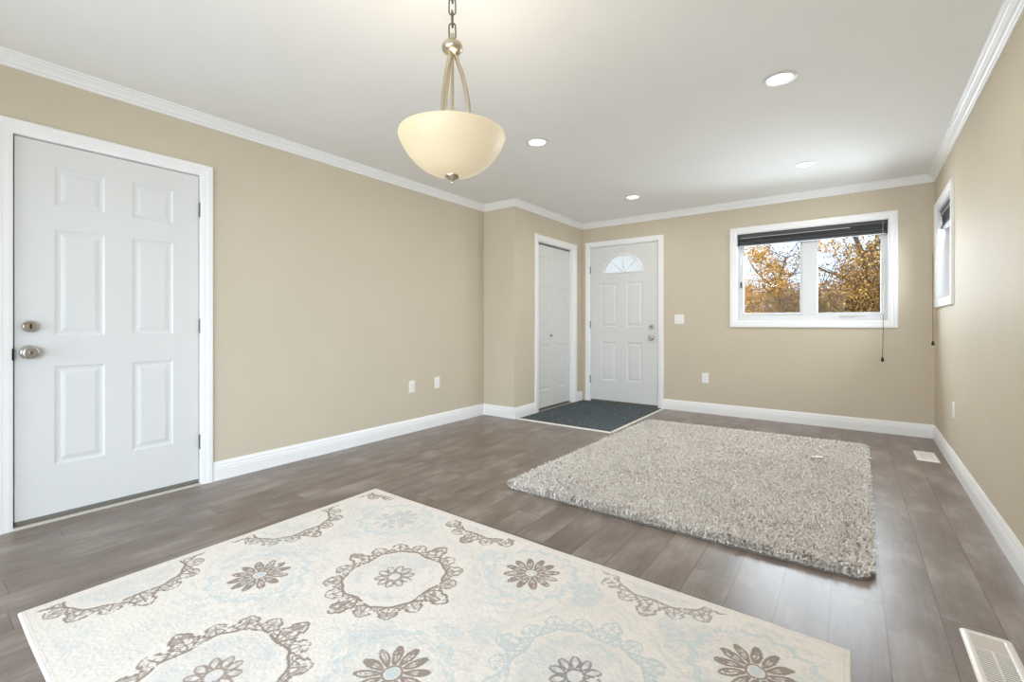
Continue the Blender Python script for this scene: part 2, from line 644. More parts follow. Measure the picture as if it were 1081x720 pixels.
def door_knob(T, s, z, n, parent, name='door_knob', m=M_NICKEL):
    A = axis_matrix(T, s, z, n)
    k = MB().lathe([(0.0122, 0.0068), (0.0122, 0.0205), (0.0184, 0.0248), (0.0275, 0.0291), (0.0321, 0.0360), (0.0325, 0.0445), (0.0300, 0.0513), (0.0259, 0.0544), (0.0229, 0.0547), (0.0209, 0.0526), (0.0041, 0.0522)], 28, A).build(name, m, parent, True)
    r = MB().lathe([(0.0357, 0.0000), (0.0366, 0.0034), (0.0336, 0.0077), (0.0244, 0.0103), (0.0122, 0.0111)], 28, A).build('rosette', m, k, True)
    t = MB().lathe([(.0095, .0515), (.0095, .0575), (.007, .0585)], 16, A).build('turn_button', M_HINGE, k, True)
    MB().box(lambda a, b, c: A @ Vector((a, b, c)), (-.0018, -.007, .058), (.0018, .007, .0635)).build('thumb_turn', M_DARKMETAL, k) if name == 'door_knob' else None
    return k
def dead_bolt(T, s, z, n, parent):
    A = axis_matrix(T, s, z, n)
    d = MB().lathe([(.031, 0), (.032, .006), (.031, .015), (.0285, .023), (.025, .026), (.0225, .0257), (.021, .0238), (.004, .0238)], 28, A).build('deadbolt', M_NICKEL, parent, True)
    L = lambda a, b, c: A @ Vector((a, b, c))
    MB().rbox(L, (-.0045, -.013, .0238), (.0045, .013, .037), .003).build('thumb_turn', M_DARKMETAL, d)
    return d
def hinge(T, s, z, parent, n=.004, h=.09):
    mb = MB()
    P = T(s, z, n)
    mb.lathe([(.0055, -h / 2), (.0055, h / 2)], 10, Matrix.Translation(P))
    mb.lathe([(.003, h / 2), (.0045, h / 2 + .004), (.002, h / 2 + .008)], 10, Matrix.Translation(P))
    mb.lathe([(.002, -h / 2 - .006), (.0045, -h / 2 - .003), (.003, -h / 2)], 10, Matrix.Translation(P))
    mb.box(T, (s - .006, z - h / 2, n - .012), (s + .006, z + h / 2, n - .004))
    return mb.build('hinge', M_HINGE, parent, True)

# door 1: six-panel entry door in the left wall
d1 = empty('door_1', T_LEFT(.785, 0, 0), 'white six-panel steel door in the left wall with nickel knob and deadbolt', 'door', kind='structure')
casing(T_LEFT, (D1[0] + .004, D1[1] - .004, 0, D1[3] - .004), [(d + .0, n) if d == 0 else (d + .007, n) for d, n in CASE], False).build('casing', M_TRIM, d1)
jb = jamb(T_LEFT, D1, TH, .006)
jb.box(T_LEFT, (D1[0] + .006, 0, -TH), (D1[0] + .03, D1[3] - .006, -.052))
jb.box(T_LEFT, (D1[1] - .03, 0, -TH), (D1[1] - .006, D1[3] - .006, -.052))
jb.box(T_LEFT, (D1[0] + .03, D1[3] - .03, -TH), (D1[1] - .03, D1[3] - .006, -.052))
jb.build('jamb', M_TRIM, d1)
a, b = D1[0] + .011, D1[1] - .011
PZ = [(1.70, 1.91), (.998, 1.575), (.300, .832)]
lf = panel_leaf(T_LEFT, a, b, .038, D1[3] - .011, -.004, .045, [(y0, y1, z0, z1) for z0, z1 in PZ for y0, y1 in ((.519, .727), (.852, 1.058))])
leaf1 = lf.build('door_leaf', M_DOOR, d1)
MB().box(T_LEFT, (a, .014, -.047), (b, .038, -.012)).build('door_sweep', M_GASKET, d1)
th_ = MB().box(T_LEFT, (D1[0] + .006, 0, -TH), (D1[1] - .006, .013, -.006)).build('threshold', M_THRESH, d1)
MB().rbox(lambda s, z, n: T_LEFT(s, n, z), (D1[0] + .004, -.010, 0), (D1[1] - .004, .018, .012), .005).build('threshold_lip', M_THRESHLIP, th_)
door_knob(T_LEFT, .424, .913, -.004, d1)
dead_bolt(T_LEFT, .426, 1.049, -.004, d1)
for z in (1.815, 1.048, .282):
    hinge(T_LEFT, D1[1] - .003, z, d1)
MB().box(T_LEFT, (D1[0] + .0005, .875, -.03), (D1[0] + .0075, .935, .0145)).build('strike_plate', M_DARKMETAL, d1)

# door 2: bifold closet door
d2 = empty('door_2', T_SIDE(5.04, 0, 0), 'white panelled bifold closet door with a small round pull beside the entry mat', 'closet door', kind='structure')
casing(T_SIDE, D2, CASE, False).build('casing', M_TRIM, d2)
jamb(T_SIDE, D2, TH, .012).build('jamb', M_TRIM, d2)
MB().box(T_SIDE, (D2[0] + .012, D2[3] - .030, -.085), (D2[1] - .012, D2[3] - .012, -.055)).build('top_track', M_HINGE, d2)
MB().box(T_SIDE, (D2[0] - .05, 0, -TH - .02), (D2[1] + .05, D2[3] + .05, -TH)).build('closet_back', M_TRIM, d2)
MB().rbox(lambda s, z, n: T_SIDE(s, n, z), (D2[0] + .012, -.075, 0), (D2[1] - .012, -.05, .012), .004).build('floor_strip', M_HINGE, d2)
mid = (D2[0] + D2[1]) / 2
for i, (y0, y1) in enumerate(((D2[0] + .016, mid - .0015), (mid + .0015, D2[1] - .016))):
    pn = [(y0 + .085, y1 - .085, z0, z1) for z0, z1 in ((.235, .80), (1.03, 1.53), (1.70, 1.90))]
    lfm = panel_leaf(T_SIDE, y0, y1, .022, D2[3] - .032, -.050, .035, pn).build('door_leaf', M_DOOR, d2)
    if i == 0:
        A = axis_matrix(T_SIDE, y1 - .075, .913, -.050)
        MB().lathe([(.006, 0), (.006, .010), (.011, .014), (.0165, .022), (.0155, .029), (.008, .032)], 18, A).build('pull_knob', M_ANTIQUE, lfm, True)

# door 3: front door with fan lite
d3 = empty('door_3', T_FAR(-2.41, 0, 0), 'white front door with a half-round fan window and four panels', 'front door', kind='structure')
casing(T_FAR, D3, CASE, False).build('casing', M_TRIM, d3)
jb = jamb(T_FAR, D3, TH, .006)
jb.box(T_FAR, (D3[0] + .006, 0, -TH), (D3[0] + .03, D3[3] - .006, -.052))
jb.box(T_FAR, (D3[1] - .03, 0, -TH), (D3[1] - .006, D3[3] - .006, -.052))
jb.box(T_FAR, (D3[0] + .03, D3[3] - .03, -TH), (D3[1] - .03, D3[3] - .006, -.052))
jb.build('jamb', M_TRIM, d3)
a, b = D3[0] + .010, D3[1] - .010
zt = D3[3] - .010
FX, FZ, FR, FH = -2.412, 1.742, .272, .240         # fan lite: centre, base, half width, height
NSEG = 28
arc = [(FX + FR * math.cos(math.pi * k / NSEG), FZ + FH * math.sin(math.pi * k / NSEG)) for k in range(NSEG + 1)]
pans = [(-2.722, -2.494, 1.022, 1.606), (-2.358, -2.138, 1.022, 1.606), (-2.716, -2.500, .300, .818), (-2.352, -2.142, .300, .818)]
lf = panel_leaf(T_FAR, a, b, .030, FZ, -.004, .045, pans)
# upper field of the leaf around the half-round opening
V, F = [], []
ev = []
for k, (s, z) in enumerate(arc):
    t = math.pi * k / NSEG
    # ray from the centre to the rectangle a..b x FZ..zt
    dx, dz = s - FX, z - FZ
    c = []
    if dx > 1e-6: c.append((b - FX) / dx)
    if dx < -1e-6: c.append((a - FX) / dx)
    if dz > 1e-6: c.append((zt - FZ) / dz)
    q = min(c)
    ev.append((FX + dx * q, FZ + dz * q))
for n_, fl_ in ((-.004, 0), (-.049, 1)):
    V = [T_FAR(s, z, n_) for s, z in arc] + [T_FAR(s, z, n_) for s, z in ev]
    m_ = len(arc)
    F = [(k, k + 1, m_ + k + 1, m_ + k) for k in range(m_ - 1)]
    V += [T_FAR(b, zt, n_), T_FAR(a, zt, n_)]
    for k in range(m_ - 1):
        (x0, z0), (x1, z1) = ev[k], ev[k + 1]
        if abs(x0 - b) < 1e-6 and abs(z1 - zt) < 1e-6 and abs(x1 - b) > 1e-6: F.append((m_ + k, m_ + k + 1, 2 * m_))
        if abs(z0 - zt) < 1e-6 and abs(x1 - a) < 1e-6 and abs(x0 - a) > 1e-6: F.append((m_ + k, m_ + k + 1, 2 * m_ + 1))
    lf.add(V, F)
lf.add([T_FAR(s, z, n_) for n_ in (-.004, -.049) for s, z in arc], [(k, k + 1, NSEG + 2 + k, NSEG + 1 + k) for k in range(NSEG)])
lf.add([T_FAR(s, z, n_) for n_ in (-.004, -.049) for s, z in ((a, FZ), (a, zt), (b, zt), (b, FZ))], [(0, 1, 5, 4), (1, 2, 6, 5), (2, 3, 7, 6)])
leaf3 = lf.build('door_leaf', M_DOOR, d3)
# raised frame of the fan lite with its spokes
def ring_sweep(pts, r, sg=8):
    return MB().tube(pts, r, sg, True)
loop = [T_FAR(s, z, .0) for s, z in arc] + [T_FAR(FX - FR + 2 * FR * k / 10, FZ, .0) for k in range(1, 10)]
lite = ring_sweep(loop, .011).build('fan_window_frame', M_TRIM, leaf3, True)
V = [T_FAR(s, z, -.026) for s, z in arc]
MB().add(V + [T_FAR(s, z, -.030) for s, z in arc], [tuple(range(NSEG + 1)), tuple(range(NSEG + 1, 2 * NSEG + 2))] + [(k, (k + 1) % (NSEG + 1), NSEG + 1 + (k + 1) % (NSEG + 1), NSEG + 1 + k) for k in range(NSEG + 1)]).build('fan_window_glass', M_FROST, leaf3)
mb = MB()
for ang in (45, 90, 135):
    t = math.radians(ang)
    mb.tube([T_FAR(FX + .0 * math.cos(t), FZ + .0, -.022), T_FAR(FX + (FR - .004) * math.cos(t), FZ + (FH - .004) * math.sin(t), -.020)], .007, 6)
mb.tube([T_FAR(FX + .07 * math.cos(math.pi * k / 12), FZ + .062 * math.sin(math.pi * k / 12), -.022) for k in range(13)], .006, 6)
mb.build('fan_window_spokes', M_TRIM, lite, True)
MB().box(T_FAR, (a, .012, -.047), (b, .030, -.012)).build('door_sweep', M_GASKET, d3)
th_ = MB().box(T_FAR, (D3[0] + .006, 0, -TH), (D3[1] - .006, .012, -.005)).build('threshold', M_THRESH, d3)
door_knob(T_FAR, -2.028, .886, -.004, d3)
dead_bolt(T_FAR, -2.024, 1.022, -.004, d3)
for z in (1.80, 1.05, .30):
    hinge(T_FAR, D3[0] + .003, z, d3)

# ------------------------------------------------------------------ windows
def window(name, T, o, rec, label, panes, mull, m_case=CASE):
    s0, s1, z0, z1 = o
    w = empty(name, T((s0 + s1) / 2, z0, 0), label, 'window', kind='structure')
    casing(T, o, m_case, True).build('casing', M_TRIM, w)
    jamb(T, o, TH, .008, True).build('jamb', M_TRIM, w)
    i0, i1, j0, j1 = s0 + .008, s1 - .008, z0 + .008, z1 - .008
    f = MB()
    fw = .028
    f.box(T, (i0, j0, -TH), (i0 + fw, j1, -rec))
    f.box(T, (i1 - fw, j0, -TH), (i1, j1, -rec))
    f.box(T, (i0 + fw, j0, -TH), (i1 - fw, j0 + .062, -rec))
    f.box(T, (i0 + fw, j1 - .045, -TH), (i1 - fw, j1, -rec))
    if mull:
        f.box(T, (mull[0], j0 + .062, -TH), (mull[1], j1 - .045, -rec + .003))
    f.build('window_frame', M_VINYL, w, bevel=.002)
    for (p0, p1, q0, q1) in panes:
        sh = MB()
        sw = .022
        r2 = rec + .006
        sh.box(T, (p0 - sw, q0 - sw, -TH + .01), (p0, q1 + sw, -r2))
        sh.box(T, (p1, q0 - sw, -TH + .01), (p1 + sw, q1 + sw, -r2))
        sh.box(T, (p0, q0 - sw, -TH + .01), (p1, q0, -r2))
        sh.box(T, (p0, q1, -TH + .01), (p1, q1 + sw, -r2))
        so = sh.build('sash', M_VINYL, w, bevel=.0015)
        MB().box(T, (p0 - .004, q0 - .004, -TH + .024), (p1 + .004, q1 + .004, -TH + .028)).build('pane', M_GLASS, so)
    return w
w1 = window('window_1', T_FAR, W1, .075, 'wide two-pane window with white casing on the far wall', [(-.979, -.430, 1.185, 2.005), (-.272, .248, 1.180, 2.005)], (-.410, -.292))
# crank handle and latch of the far window
hd = MB().rbox(T_FAR, (-.085, 1.128, -.078), (.035, 1.146, -.058), .005)
hd.tube([T_FAR(.02, 1.140, -.062), T_FAR(.07, 1.146, -.052), T_FAR(.135, 1.142, -.046)], [.008, .006, .005], 8)
hd.build('crank_handle', M_RAILTRIM, w1, True)
lt = MB().rbox(T_FAR, (-1.010, 1.47, -.078), (-.996, 1.54, -.062), .004)
lt.tube([T_FAR(-1.003, 1.505, -.064), T_FAR(-1.003, 1.49, -.045)], .005, 6)
lt.build('sash_latch', M_DARKMETAL, w1, True)
w2 = window('window_2', T_RIGHT, W2, .085, 'small white-cased window seen edge-on in the right wall', [(.245, .983, 1.335, 2.005)], None)
w3 = window('window_3', T_RIGHT, (W_SIDE[0], W_SIDE[1], W_SIDE[2], W_SIDE[3]), .085, 'glazed side door of the right wall behind the viewpoint', [(6.56, 8.34, .12, 2.05)], None)
w4 = window('window_4', T_BACK, (-3.2, .1, .05, 2.15), .085, 'glazed patio door in the wall behind the viewpoint', [(-3.14, -1.63, .12, 2.08), (-1.47, .04, .12, 2.08)], (-1.60, -1.50))

# ------------------------------------------------------------------ roller / cellular blinds
def blind(T, s0, s1, z1, zb, n0, label, cord_s, cord_n, cord_z, cord_top, group):
    b = empty('window_blind', T((s0 + s1) / 2, zb, n0), label, 'window blind', group)
    MB().rbox(T, (s0, z1 - .040, n0 - .045), (s1, z1, n0 + .003), .003).build('headrail', M_RAIL, b)
    MB().box(T, (s0 + .02, z1 - .0475, n0 - .006), (s0 + (s1 - s0) * .78, z1 - .0425, n0 + .0045)).build('rail_edge', M_RAILTRIM, b)
    # stacked pleats
    V, F = [], []
    zt, zl = z1 - .040, zb + .020
    k = 9
    prof = []
    for i in range(k + 1):
        z = zt - (zt - zl) * i / k
        prof.append((n0 - .004 if i % 2 else n0 - .012, z))
    for i in range(k, -1, -1):
        z = zt - (zt - zl) * i / k
        prof.append((n0 - .040 if i % 2 else n0 - .032, z))
    for s in (s0 + .004, s1 - .004):
        V += [T(s, z, n) for n, z in prof]
    m = len(prof)
    F = [(i, (i + 1) % m, m + (i + 1) % m, m + i) for i in range(m)] + [tuple(range(m)), tuple(range(m, 2 * m))]
    MB().add(V, F).build('pleated_fabric', M_BLIND, b)
    MB().rbox(T, (s0, zb, n0 - .042), (s1, zb + .022, n0), .003).build('bottom_rail', M_RAIL, b)
    ln = MB().tube([T(cord_s, z1 - .012, n0 + .006), T(cord_s, zb + .01, n0 + .006), T(cord_s, cord_top, cord_n)], .0013, 6)
    ln.build('upper_cord', M_CORDLIGHT, b)
    pts = [T(cord_s - .006 * t * t, cord_top + (cord_z + .035 - cord_top) * t, cord_n + .004) for t in [i / 8 for i in range(9)]]
    c = MB().tube(pts, .0022, 6).build('pull_cord', M_CORD, b)
    P = pts[-1]
    MB().lathe([(.003, .040), (.007, .036), (.009, .026), (.012, .004), (.010, 0)][::-1], 12, Matrix.Translation(P - Vector((0, 0, .038)))).build('tassel', M_TASSEL, c, True)
    return b
blind(T_FAR, W1[0] + .012, W1[1] - .012, W1[3] - .009, 1.944, -.020, 'charcoal blind drawn up at the top of the wide far window', .262, .022, .700, 1.155, 'window blinds')
blind(T_RIGHT, W2[0] + .012, W2[1] - .012, W2[3] - .009, 1.900, -.020, 'charcoal blind drawn up in the edge-on right wall window', W2[0] - .028, .024, .870, 1.70, 'window blinds')

# ------------------------------------------------------------------ outlets and switches
def outlet(T, s, z, label, group=None, kind='outlet'):
    nm = {'outlet': 'wall_outlet', 'jack': 'wall_jack_plate', 'switch': 'light_switch'}[kind]
    o = empty(nm, T(s, z, 0), label, {'outlet': 'outlet', 'jack': 'wall plate', 'switch': 'light switch'}[kind], group)
    w = .116 if kind == 'switch' else .072
    MB().rbox(T, (s - w / 2, z - .0585, -.001), (s + w / 2, z + .0585, .006), .006, 3).build('cover_plate', M_PLATE, o)
    if kind == 'outlet':
        for dz in (.0195, -.0195):
            r = MB().rbox(T, (s - .0165, z + dz - .0145, .0055), (s + .0165, z + dz + .0145, .0085), .006, 3).build('socket', M_PLATE, o)
            q = MB()
            q.box(T, (s - .0075, z + dz - .003, .0083), (s - .0055, z + dz + .006, .0087))
            q.box(T, (s + .0055, z + dz - .002, .0083), (s + .0075, z + dz + .006, .0087))
            q.lathe([(.0022, .0083), (.0022, .0087)], 10, axis_matrix(T, s, z + dz - .008, 0))
            q.build('socket_slots', M_SLOT, r)
    elif kind == 'jack':
        MB().lathe([(.008, .0055), (.008, .009), (.0045, .010), (.0045, .015)], 14, axis_matrix(T, s, z, 0)).build('cable_jack', M_PLATE, o, True)
    else:
        for ds in (-.023, .023):
            MB().rbox(T, (s + ds - .0165, z - .033, .0055), (s + ds + .0165, z + .033, .0085), .002).build('rocker', M_PLATE, o)
        MB().box(T, (s + .034, z - .028, .0083), (s + .0375, z - .004, .0105)).build('dimmer_slide', M_VENTIN, o)
    return o
outlet(T_LEFT, 3.024, .445, 'white double outlet on the left wall, the one nearer the six-panel door', 'wall outlets')
outlet(T_LEFT, 3.366, .450, 'white cable plate on the left wall, the one nearer the closet corner', None, 'jack')
outlet(T_FAR, -1.376, .419, 'white double outlet on the far wall right of the front door', 'wall outlets')
outlet(T_FAR, -1.677, 1.118, 'white double light switch on the far wall beside the front door', None, 'switch')
outlet(T_RIGHT, 1.107, .430, 'white double outlet on the right wall above the far floor vent', 'wall outlets')

# ------------------------------------------------------------------ floor registers
def register(cx, cy, w, l, label, detail=True):
    o = empty('floor_vent', (cx, cy, 0), label, 'floor vent', 'floor vents')
    L = lambda s, z, n: Vector((cx + s, cy + z, n))
    # frame as a bevelled ring
    def rr(hw, hl, r, z, seg=4):
        P = []
        for sx, sy, a0 in ((1, 1, 0), (-1, 1, 90), (-1, -1, 180), (1, -1, 270)):
            for k in range(seg + 1):
                t = math.radians(a0 + 90 * k / seg)
                P.append((sx * (hw - r) + r * math.cos(t), sy * (hl - r) + r * math.sin(t), z))
        return P
    hw, hl = w / 2, l / 2
    rings = [rr(hw, hl, .012, 0), rr(hw, hl, .012, .002), rr(hw - .004, hl - .004, .010, .006), rr(hw - .019, hl - .019, .006, .007), rr(hw - .023, hl - .023, .004, .005), rr(hw - .023, hl - .023, .004, .0005)]
    V = [L(*p) for R_ in rings for p in R_]
    m = len(rings[0])
    F = [(i * m + k, i * m + (k + 1) % m, (i + 1) * m + (k + 1) % m, (i + 1) * m + k) for i in range(len(rings) - 1) for k in range(m)]
    MB().add(V, F).build('vent_frame', M_VENT, o, True)
    iw, il = hw - .023, hl - .023
    MB().box(L, (-iw, -il, .0002), (iw, il, .0012)).build('vent_duct', M_VENTDARK, o)
    g = MB()
    y = -il + .004
    split = il - .085 if detail else il
    while y < split - .002:
        t = .0035
        g.add([L(-iw, y, .0052), L(iw, y, .0052), L(iw, y + .0052, .0058), L(-iw, y + .0052, .0058), L(-iw, y, .0034), L(iw, y, .0034), L(iw, y + .0052, .0040), L(-iw, y + .0052, .0040)],
              [(0, 1, 2, 3), (4, 7, 6, 5), (0, 4, 5, 1), (3, 2, 6, 7), (0, 3, 7, 4), (1, 5, 6, 2)])
        y += .0118
    g.box(L, (-.003, -il, .0030), (.003, split, .0050))
    g.build('grille_slats', M_VENT, o)
    if detail:
        MB().box(L, (-iw, split, .0012), (iw, il, .0046)).build('damper_plate', M_VENTIN, o)
    return o
register(.370, 2.055, .128, .315, 'white floor vent near the bottom right corner, nearest the viewpoint')
register(.492, 4.905, .134, .330, 'white floor vent by the right wall beyond the shag rug', False)

# ------------------------------------------------------------------ entry mat
mt = empty('entry_mat', (-2.43, 4.9, 0), 'charcoal carpet mat with off-white edging in front of the front door', 'mat')
mx0, mx1, my0, my1 = XC + .0165, -1.872, YA + .020, YF - .0175
V, F = [], []
nx, ny = 60, 80
for j in range(ny + 1):
    for i in range(nx + 1):
        x = mx0 + (mx1 - mx0) * i / nx
        y = my0 + (my1 - my0) * j / ny
        e = min(i, nx - i, j, ny - j)
        V.append((x, y, 0.001 if e == 0 else .007 + .0012 * mnoise.noise(Vector((x * 60, y * 60, 0)))))
for j in range(ny):
    for i in range(nx):
        a = j * (nx + 1) + i
        F.append((a, a + 1, a + nx + 2, a + nx + 1))
MB().add(V, F).build('carpet', M_CARPET, mt, True)
for nm, pts in (('front_edging', [(mx0 + .004, my0 - .002), (mx1 + .008, my0 - .002)]), ('side_edging', [(mx1 + .006, my0 + .002), (mx1 + .006, my1)])):
    (x0, y0), (x1, y1) = pts
    d = Vector((x1 - x0, y1 - y0, 0)).normalized()
    q = Vector((-d.y, d.x, 0))
    prof = [(-.016, 0), (-.015, .006), (-.008, .0105), (.004, .0115), (.010, .009), (.012, 0)]
    if nm == 'front_edging':
        prof = [(-a, z) for a, z in prof]
        prof = [(a * -1, z) for a, z in prof]
    V = [Vector((X, Y, 0)) + q * (-a if nm == 'side_edging' else a) * 1 + Vector((0, 0, z)) for X, Y in pts for a, z in prof]
    k = len(prof)
    F = [(i, (i + 1) % k, k + (i + 1) % k, k + i) for i in range(k)] + [tuple(range(k)), tuple(range(k, 2 * k))]
    MB().add(V, F).build(nm, M_STRIP, mt)

# ------------------------------------------------------------------ medallion rug
def smooth_noise(rng, h, w, cell):
    gh, gw = int(h / cell) + 3, int(w / cell) + 3
    g = rng.random((gh, gw))
    yy, xx = np.arange(h) / cell, np.arange(w) / cell
    y0, x0 = yy.astype(int), xx.astype(int)
    fy, fx = (yy - y0)[:, None], (xx - x0)[None, :]
    fy, fx = fy * fy * (3 - 2 * fy), fx * fx * (3 - 2 * fx)
    A = g[y0][:, x0]; B = g[y0][:, x0 + 1]; C_ = g[y0 + 1][:, x0]; D = g[y0 + 1][:, x0 + 1]
    return (A * (1 - fx) + B * fx) * (1 - fy) + (C_ * (1 - fx) + D * fx) * fy

def grid_mesh(name, m, P, nxv, nyv, colr, parent=None, smooth=True):
    """dense grid with a colour attribute, built straight from arrays"""
    idx = np.arange(nxv * nyv).reshape(nyv, nxv)
    q = np.stack([idx[:-1, :-1], idx[:-1, 1:], idx[1:, 1:], idx[1:, :-1]], -1).reshape(-1, 4)
    return array_mesh(name, m, P, q, colr, parent, smooth)
def array_mesh(name, m, P, q, colr, parent=None, smooth=True):
    me = bpy.data.meshes.new(name)
    me.vertices.add(len(P))
    me.vertices.foreach_set('co', np.ascontiguousarray(P, dtype=np.float32).ravel())
    k = q.shape[1]
    me.loops.add(q.size)
    me.loops.foreach_set('vertex_index', np.ascontiguousarray(q, dtype=np.int32).ravel())
    me.polygons.add(len(q))
    me.polygons.foreach_set('loop_start', np.arange(0, q.size, k, dtype=np.int32))
    me.polygons.foreach_set('loop_total', np.full(len(q), k, dtype=np.int32))
    if smooth:
        me.polygons.foreach_set('use_smooth', np.ones(len(q), dtype=bool))
    me.update(calc_edges=True)
    a = me.color_attributes.new('Col', 'FLOAT_COLOR', 'POINT')
    c4 = np.ones((len(P), 4), dtype=np.float32)
    c4[:, :3] = colr
    a.data.foreach_set('color', c4.ravel())
    me.validate()
    me.materials.append(m)
    o = bpy.data.objects.new(name, me)
    COL.objects.link(o)
    if parent is not None:
        o.parent = parent
        o.matrix_parent_inverse = Matrix.Translation(-Vector(parent.location))
    return o

def L3(r, g, b):
    return np.array(lin(r, g, b)[:3])
def medallion_rug():
    x0, x1, y0, y1 = -2.443, .006, .268, 1.842
    st = .003
    nx, ny = int((x1 - x0) / st) + 1, int((y1 - y0) / st) + 1
    X = np.linspace(x0, x1, nx)
    Y = np.linspace(y0, y1, ny)
    XX, YY = np.meshgrid(X, Y)
    rng = np.random.default_rng(5)
    A = XX + 2.44
    B = YY - .27
    # slight wander of the weave
    w1 = smooth_noise(rng, ny, nx, 12) - .5
    w2 = smooth_noise(rng, ny, nx, 12) - .5
    A = A + .006 * w1
    B = B + .006 * w2
    big = smooth_noise(rng, ny, nx, 60) * .6 + smooth_noise(rng, ny, nx, 24) * .4
    med = smooth_noise(rng, ny, nx, 10) * .35 + smooth_noise(rng, ny, nx, 4.5) * .35 + smooth_noise(rng, ny, nx, 1.8) * .30
    fine = smooth_noise(rng, ny, nx, 2.2)
    thr = rng.random((ny, nx))
    cream, cream2 = L3(232, 226, 219), L3(226, 220, 213)
    blue, grey, taupe, taupe_d = L3(203, 211, 212), L3(209, 210, 210), L3(156, 142, 132), L3(124, 110, 101)
    col = cream[None, None] * np.ones((ny, nx, 1))
    def lay(c, a):
        nonlocal col
        a = np.clip(a, 0, 1)[..., None]
        col = col * (1 - a) + c * a
    lay(cream2, (big > .55) * .6)
    ink = np.zeros((ny, nx))
    def ss(a, b, v):
        t = np.clip((v - a) / (b - a), 0, 1)
        return t * t * (3 - 2 * t)
    def polar(ca, cb):
        da, db = A - ca, B - cb
        return np.hypot(da, db), np.arctan2(db, da)
    def petals(r, th, n, r0, r1, rot, wfac, outline):
        """returns (outline mask, fill mask) of n leaf shapes between r0 and r1"""
        a = (th - rot) / (2 * np.pi / n)
        t = (a - np.round(a)) * 2               # -1..1 across one leaf
        s = (r - r0) / (r1 - r0)
        inside = (s > 0) & (s < 1)
        w = wfac * np.sin(np.pi * np.clip(s, 0, 1) ** .8) ** .75
        mid = (r0 + r1) / 2
        px = np.pi / n * r                      # half angular width in metres at this radius
        d = (np.abs(t) - w) * px
        out = inside & (np.abs(d) < outline)
        fill = inside & (d < 0)
        vein = inside & (np.abs(t) * px < outline * .7) & (s > .15) & (s < .8)
        return out, fill, vein, s
    def wash(ca, cb, rad, c, amt, lim=.55):
        r, th = polar(ca, cb)
        k = ss(rad, rad * .8, r)
        lay(c, k * amt * ss(lim - .12, lim + .12, med * .6 + big * .4))
    # faint blue-grey scrolls everywhere between the medallions
    scroll = np.sin(A * 42 + 5 * np.sin(B * 19)) * np.sin(B * 42 + 5 * np.sin(A * 17))
    lay(grey, .38 * (np.abs(scroll) < .18) * (med > .42) * (big > .38))
    rings = [(.02, .300, 'brown'), (.02, .985, 'brown'), (.02, 1.690, 'brown'), (.905, .300, 'brown'), (.911, .975, 'brown'), (.935, 1.655, 'brown'),
             (1.790, .265, 'blue'), (1.780, .943, 'blue'), (1.835, 1.640, 'grey'), (2.62, .92, 'grey'), (2.62, .25, 'blue'), (2.66, 1.60, 'brown')]
    flowers = [(.447, .645, 'brown'), (.466, 1.350, 'grey'), (1.357, 1.335, 'brown'), (1.330, .625, 'brown'), (2.212, 1.284, 'brown'), (1.330, -.04, 'brown'), (2.212, .60, 'grey'), (2.212, -.06, 'brown')]
    for ca, cb, kind in flowers:
        r, th = polar(ca, cb)
        # wide blue halo with a wavy rim and lacy inside
        rim = .182 + .010 * np.cos(th * 16)
        lay(blue, .70 * (np.abs(r - rim) < .013) * (med > .36))
        lay(grey, .45 * (np.abs(r - rim + .03) < .007) * (med > .42))
        lay(blue, .34 * ss(.185, .12, r) * (med > .56))
        lay(grey, .48 * ((r > .21) & (r < .30) & (np.abs(np.sin(th * 8 + r * 60)) < .42)) * (med > .44))
        lay(blue, .40 * ((r > .215) & (r < .27) & (np.cos(th * 4) > .6)) * (med > .40))
        o, f, v, s = petals(r, th, 12,   .034, .118, .13, .64, .0044)
        tone = taupe if kind == 'brown' else grey * .85
        e = (med > .22) if kind == 'brown' else (med > .38)
        lay(tone, (1.0 if kind == 'brown' else .8) * o * e)
        lay(tone, (.95 if kind == 'brown' else .5) * (f & (s > .50) & (med > .42)) * e)
        lay(tone, .8 * v * e)
        lay(tone, .95 * (np.abs(r - .029) < .0042) * e)
        lay(blue, .85 * (r < .020) * (med > .30))
    for ca, cb, kind in rings:
        r, th = polar(ca, cb)
        tone = {'brown': taupe, 'blue': blue * .95, 'grey': L3(165, 158, 153)}[kind]
        e = (med > .30) if kind != 'blue' else (med > .26)
        k = 1.0 if kind == 'brown' else .9
        # clear a cream bed under the ring
        lay(cream, .85 * ((r > .19) & (r < .30)))
        # four-lobed outline with small notches on the axes
        notch = np.exp(-((((th + np.pi / 4) % (np.pi / 2)) - np.pi / 4) / .16) ** 2)
        Rl = .203 - .016 * notch + .006 * np.cos(th * 4 + np.pi) + .003 * np.cos(th * 16)
        lay(tone, k * (np.abs(r - Rl) < .0056) * e)
        # inner side line seen in places
        lay(tone, .55 * (np.abs(r - Rl - .012) < .003) * (med > .5))
        # sixteen leaves, larger on the axes
        a = th / (np.pi / 8)
        kk = np.round(a).astype(int)
        axis = (kk % 4 == 0)
        top = np.where(axis, .300, np.where(kk % 2 == 0, .282, .270)) + 0 * r
        tt = (a - np.round(a)) * 2
        s = (r - Rl - .004) / (top - Rl)
        ins = (s > 0) & (s < 1)
        w = .86 * np.sin(np.pi * np.clip(s, 0, 1) ** .62) ** .7
        lob = w * (1 - .22 * (np.sin(s * 15) > .2))
        px = np.pi / 16 * r
        d = (np.abs(tt) - lob) * px
        lay(tone, k * (ins & (np.abs(d) < .0058)) * e)
        fillamt = np.where(axis, .80, np.where(kk % 2 == 0, .62, .40))
        lay(tone, k * fillamt * (ins & (d < -.003) & (med > .49) & (s > .2)) * e)
        lay(tone, k * (ins & (np.abs(tt) * px < .003) & (s < .75)) * e)
